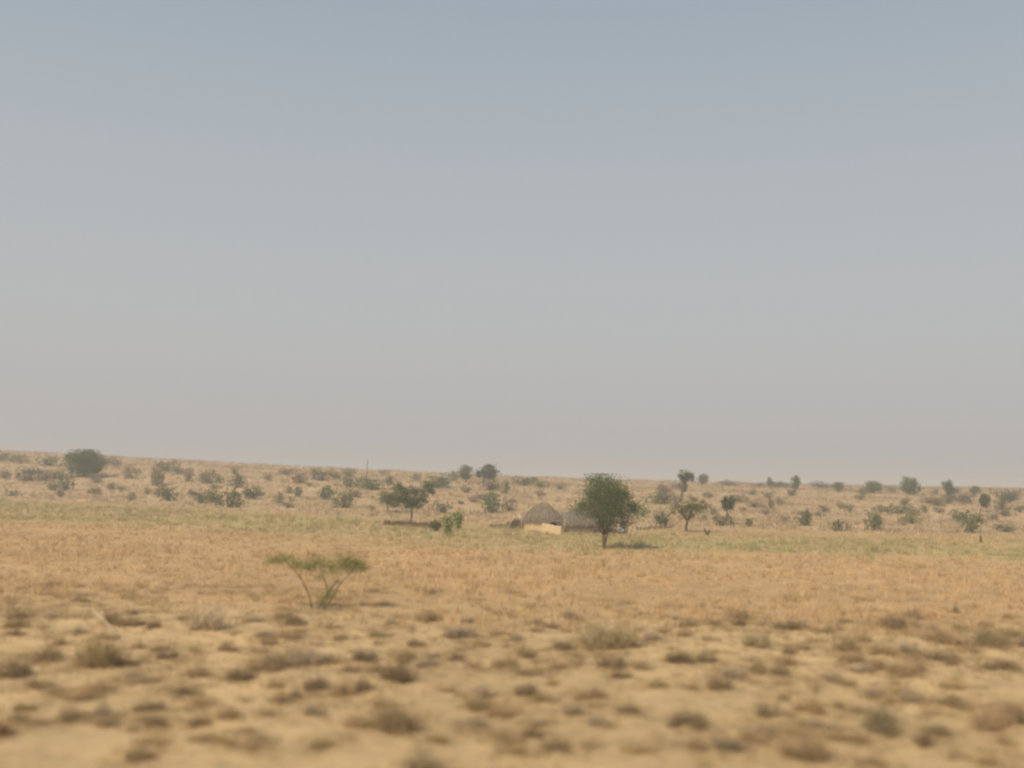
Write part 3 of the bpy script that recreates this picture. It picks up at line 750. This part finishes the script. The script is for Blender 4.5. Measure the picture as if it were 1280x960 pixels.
# stick shelter left of the hut
qs = place(644, 661, 60); ss = qs[1]/F_PX
sh = empty('stick_shelter', qs+np.array([0, .8, 0])); tag(sh, 'ragged brown stick shelter with slanting poles left of the yellow hut', 'shelter')
for (a0, b0) in (((-.85, -.3, -.1), (-.1, -.1, 1.35)), ((.75, -.3, -.1), (.35, 0, 1.55)), ((-.8, .6, -.1), (-.05, .5, 1.3)), ((.8, .6, -.1), (.3, .5, 1.4))):
    link(bpy.data.objects.new('pole', (lambda m_: (m_.materials.append(M['post']), m_)[1])(pymesh('pole_mesh', *tube([a0, ((a0[0]+b0[0])/2+.03, (a0[1]+b0[1])/2, (a0[2]+b0[2])/2), b0], [.045, .04, .03])))), sh)
r = np.random.default_rng(8); n = 1500; t = r.uniform(0, 1, n); x = r.uniform(-.8, .85, n); P = np.c_[x, r.uniform(-.1, .6, n), t*np.clip(1.15-.5*np.abs(x-.35), .2, 1.3)*.8]
V2, F2, rr = blades(P, np.c_[r.normal(0, .15, n), r.normal(0, .1, n), r.uniform(.05, .4, n)], r.uniform(.02, .05, n), r.uniform(0, 1, n))
obj('brush_wall', mesh_np('brush_wall_mesh', V2, F2, {'rnd': rr}), M['brush'], sh)

# pale stick fence, each post a part
fx = place(786, 672, 60); sf = fx[1]/F_PX
fn = empty('stick_fence', fx); tag(fn, 'fence of pale leaning sticks right of the big tree', 'fence')
posts = [(784, 673, 788, 656, .055), (790, 672, 794, 657, .05), (797, 667, 800, 656, .035), (802, 666, 803, 655, .035), (808, 665, 809, 655, .035), (815, 664, 819, 653, .04), (821, 664, 823, 654, .03), (828, 664, 829, 655, .03), (835, 663, 836, 655, .03)]
for (x0, y0, x1, y1, rr_) in posts:
    p0 = place(x0, y0, 60)-fx; sc_ = (p0+fx)[1]/F_PX; p1 = p0+np.array([(x1-x0)*sc_, .05, (y0-y1)*sc_])
    pm = pymesh('post_mesh', *tube([p0-[0, 0, .15], (p0+p1)/2+[.02, 0, 0], p1], [rr_, rr_*.9, rr_*.7])); pm.materials.append(M['post'])
    link(bpy.data.objects.new('post', pm), fn)
pr = [place(a[0], a[1], 60)-fx+np.array([.05, 0, .7]) for a in posts[2:]]
rm = pymesh('rail_mesh', *tube(pr, [.02]*len(pr), 5)); rm.materials.append(M['post']); link(bpy.data.objects.new('rail', rm), fn)

# leaning pale posts by the huts, bundle
def lone_post(px, py, tx, ty, rr_, label, yoff=0., name='wooden_post', mat='post'):
    p0 = place(px, py, 14 if py > 700 else 60)+np.array([0, yoff, 0]); sc_ = p0[1]/F_PX
    p1 = np.array([(tx-px)*sc_, .03, (py-ty)*sc_])
    o = obj(name, pymesh(name+'_mesh', *tube([(0, 0, -.15), (p1[0]*.5+.01, 0, p1[2]*.5), tuple(p1)], [rr_, rr_*.9, rr_*.7])), M[mat], None, p0)
    tag(o, label, 'post'); return o
lone_post(704, 665, 706, 649, .04, 'pale thin post between the yellow hut and the grey hut', -.3)
lone_post(771, 668, 773, 648, .05, 'stout pale post under the right side of the big tree', -.4)
import bmesh
bm = bmesh.new(); bmesh.ops.create_icosphere(bm, subdivisions=3, radius=.42)
for v in bm.verts:
    k = 1+.16*float(vnoise(v.co.x*3+2, v.co.y*3+v.co.z*2, 88)); v.co *= k; v.co.z = v.co.z*.85+.3
    if v.co.z > .55: v.co.x *= .55; v.co.y *= .55
me = bpy.data.meshes.new('bundle_mesh'); bm.to_mesh(me); bm.free()
o = obj('cloth_bundle', me, M['cloth'], None, place(777, 667, 60)); tag(o, 'pale grey bundle on the ground beside the stout pale post', 'bundle')

# utility pole on the dune
q = place(458, 600, 60); s = q[1]/F_PX
up = empty('thin_pole', q); tag(up, 'thin dark pole sticking up over the ridge left of centre', 'pole')
pm = pymesh('shaft_mesh', *tube([(0, 0, -.3), (.05, 0, 12*s), (.1, 0, 24*s)], [.11, .09, .06])); pm.materials.append(M['pole']); link(bpy.data.objects.new('shaft', pm), up)
pm = pymesh('cap_mesh', *tube([(.1, 0, 23.6*s), (.1, 0, 24.8*s)], [.10, .08])); pm.materials.append(M['pole']); link(bpy.data.objects.new('cap', pm), up)

# forked stump, lone brown stump, fallen stick
q = place(884, 669, 60)
sm_ = pymesh('stump_mesh', *join([tube([(.0, 0, -.1), (.0, 0, .12), (-.18, 0, .35), (-.26, 0, .66)], [.14, .13, .10, .06]), tube([(.0, 0, -.1), (.03, 0, .15), (.15, 0, .3), (.22, 0, .52)], [.13, .13, .11, .07])]))
o = obj('tree_stump', sm_, M['stump'], None, q); tag(o, 'dark brown forked stump standing alone right of the open olive tree', 'stump')
q = place(1226, 678, 60)
o = obj('tree_stump', pymesh('stump_mesh', *tube([(0, 0, -.1), (.02, 0, .3), (-.03, 0, .62)], [.13, .11, .07])), M['stump'], None, q); tag(o, 'brown upright stump in the grass near the right edge', 'stump')
q = place(149, 799); q0 = place(128, 792)
o = obj('fallen_stick', pymesh('stick_mesh', *tube([(0, 0, .02), (-.22, .05, .22), (-.5, .12, .52), (-.92, .2, .80)], [.03, .03, .024, .012])), M['post'], None, q); tag(o, 'pale fallen stick slanting up from the sand at left', 'stick')

# ------------------------------------------------------------------ haze
bm = bmesh.new(); bmesh.ops.create_cube(bm, size=2)
me = bpy.data.meshes.new('haze_mesh'); 
for v in bm.verts: v.co = (v.co.x*4200, v.co.y*4200, -3 if v.co.z < 0 else 19)
bm.to_mesh(me); bm.free()
m, nt, N, L = mat_new('dusty_air'); out = N.new('ShaderNodeOutputMaterial'); pv = N.new('ShaderNodeVolumePrincipled')
pv.inputs['Color'].default_value = (.78, .80, .84, 1); pv.inputs['Density'].default_value = .0014; pv.inputs['Anisotropy'].default_value = .1
L.new(pv.outputs[0], out.inputs['Volume'])
hz = obj('haze', me, m); tag(hz, 'dusty haze over the whole plain', 'haze', kind='stuff')

# ------------------------------------------------------------------ light
sd = np.array([-.64, -.77]); sd /= np.linalg.norm(sd); EL = math.radians(44); AZ = math.atan2(sd[0], sd[1])
sun_dir = Vector((sd[0]*math.cos(EL), sd[1]*math.cos(EL), math.sin(EL)))
sl = bpy.data.lights.new('sun', 'SUN'); sl.energy = 4.2; sl.angle = math.radians(.9); sl.color = (1, .87, .66)
so = bpy.data.objects.new('sun', sl); COL.objects.link(so); so.rotation_euler = sun_dir.to_track_quat('Z', 'Y').to_euler()
w = bpy.data.worlds.new('World'); scene.world = w; w.use_nodes = True; nt = w.node_tree; N = nt.nodes; L = nt.links; N.clear()
out = N.new('ShaderNodeOutputWorld'); bg = N.new('ShaderNodeBackground'); sky = N.new('ShaderNodeTexSky'); sky.sky_type = 'NISHITA'
sky.sun_disc = False; sky.sun_elevation = EL; sky.sun_rotation = AZ; sky.air_density = 1.0; sky.dust_density = 4.0; sky.ozone_density = 1.5
bg.inputs['Strength'].default_value = 1.0
# clear sky seen through high dust: Nishita (x .08) blended with the pale dust veil that thickens towards the horizon
tc = N.new('ShaderNodeTexCoord'); sx = N.new('ShaderNodeSeparateXYZ'); L.new(tc.outputs['Generated'], sx.inputs[0])
cr = N.new('ShaderNodeValToRGB'); L.new(sx.outputs['Z'], cr.inputs[0])
SKY = [(0.0, (.46, .45, .455)), (.06, (.49, .485, .49)), (.14, (.51, .515, .515)), (.24, (.50, .52, .53)), (.42, (.385, .455, .51)), (1.0, (.22, .30, .40))]
e = cr.color_ramp.elements
e[0].position, e[0].color = SKY[0][0], (*SKY[0][1], 1); e[1].position, e[1].color = SKY[-1][0], (*SKY[-1][1], 1)
for p_, c_ in SKY[1:-1]:
    k = e.new(p_); k.color = (*c_, 1)
cr.color_ramp.interpolation = 'B_SPLINE'
sc = N.new('ShaderNodeVectorMath'); sc.operation = 'SCALE'; sc.inputs['Scale'].default_value = .08; L.new(sky.outputs[0], sc.inputs[0])
mx = N.new('ShaderNodeMix'); mx.data_type = 'RGBA'; mx.inputs[0].default_value = .88
L.new(sc.outputs[0], mx.inputs[6]); L.new(cr.outputs[0], mx.inputs[7]); L.new(mx.outputs[2], bg.inputs['Color']); L.new(bg.outputs[0], out.inputs['Surface'])

# ------------------------------------------------------------------ render settings
scene.render.engine = 'CYCLES'
scene.cycles.filter_width = 2.3
scene.cycles.volume_bounces = 1
scene.view_settings.view_transform = 'Standard'; scene.view_settings.look = 'None'
scene.view_settings.exposure = 0; scene.view_settings.gamma = 1
scene.render.resolution_x = 1024; scene.render.resolution_y = 768
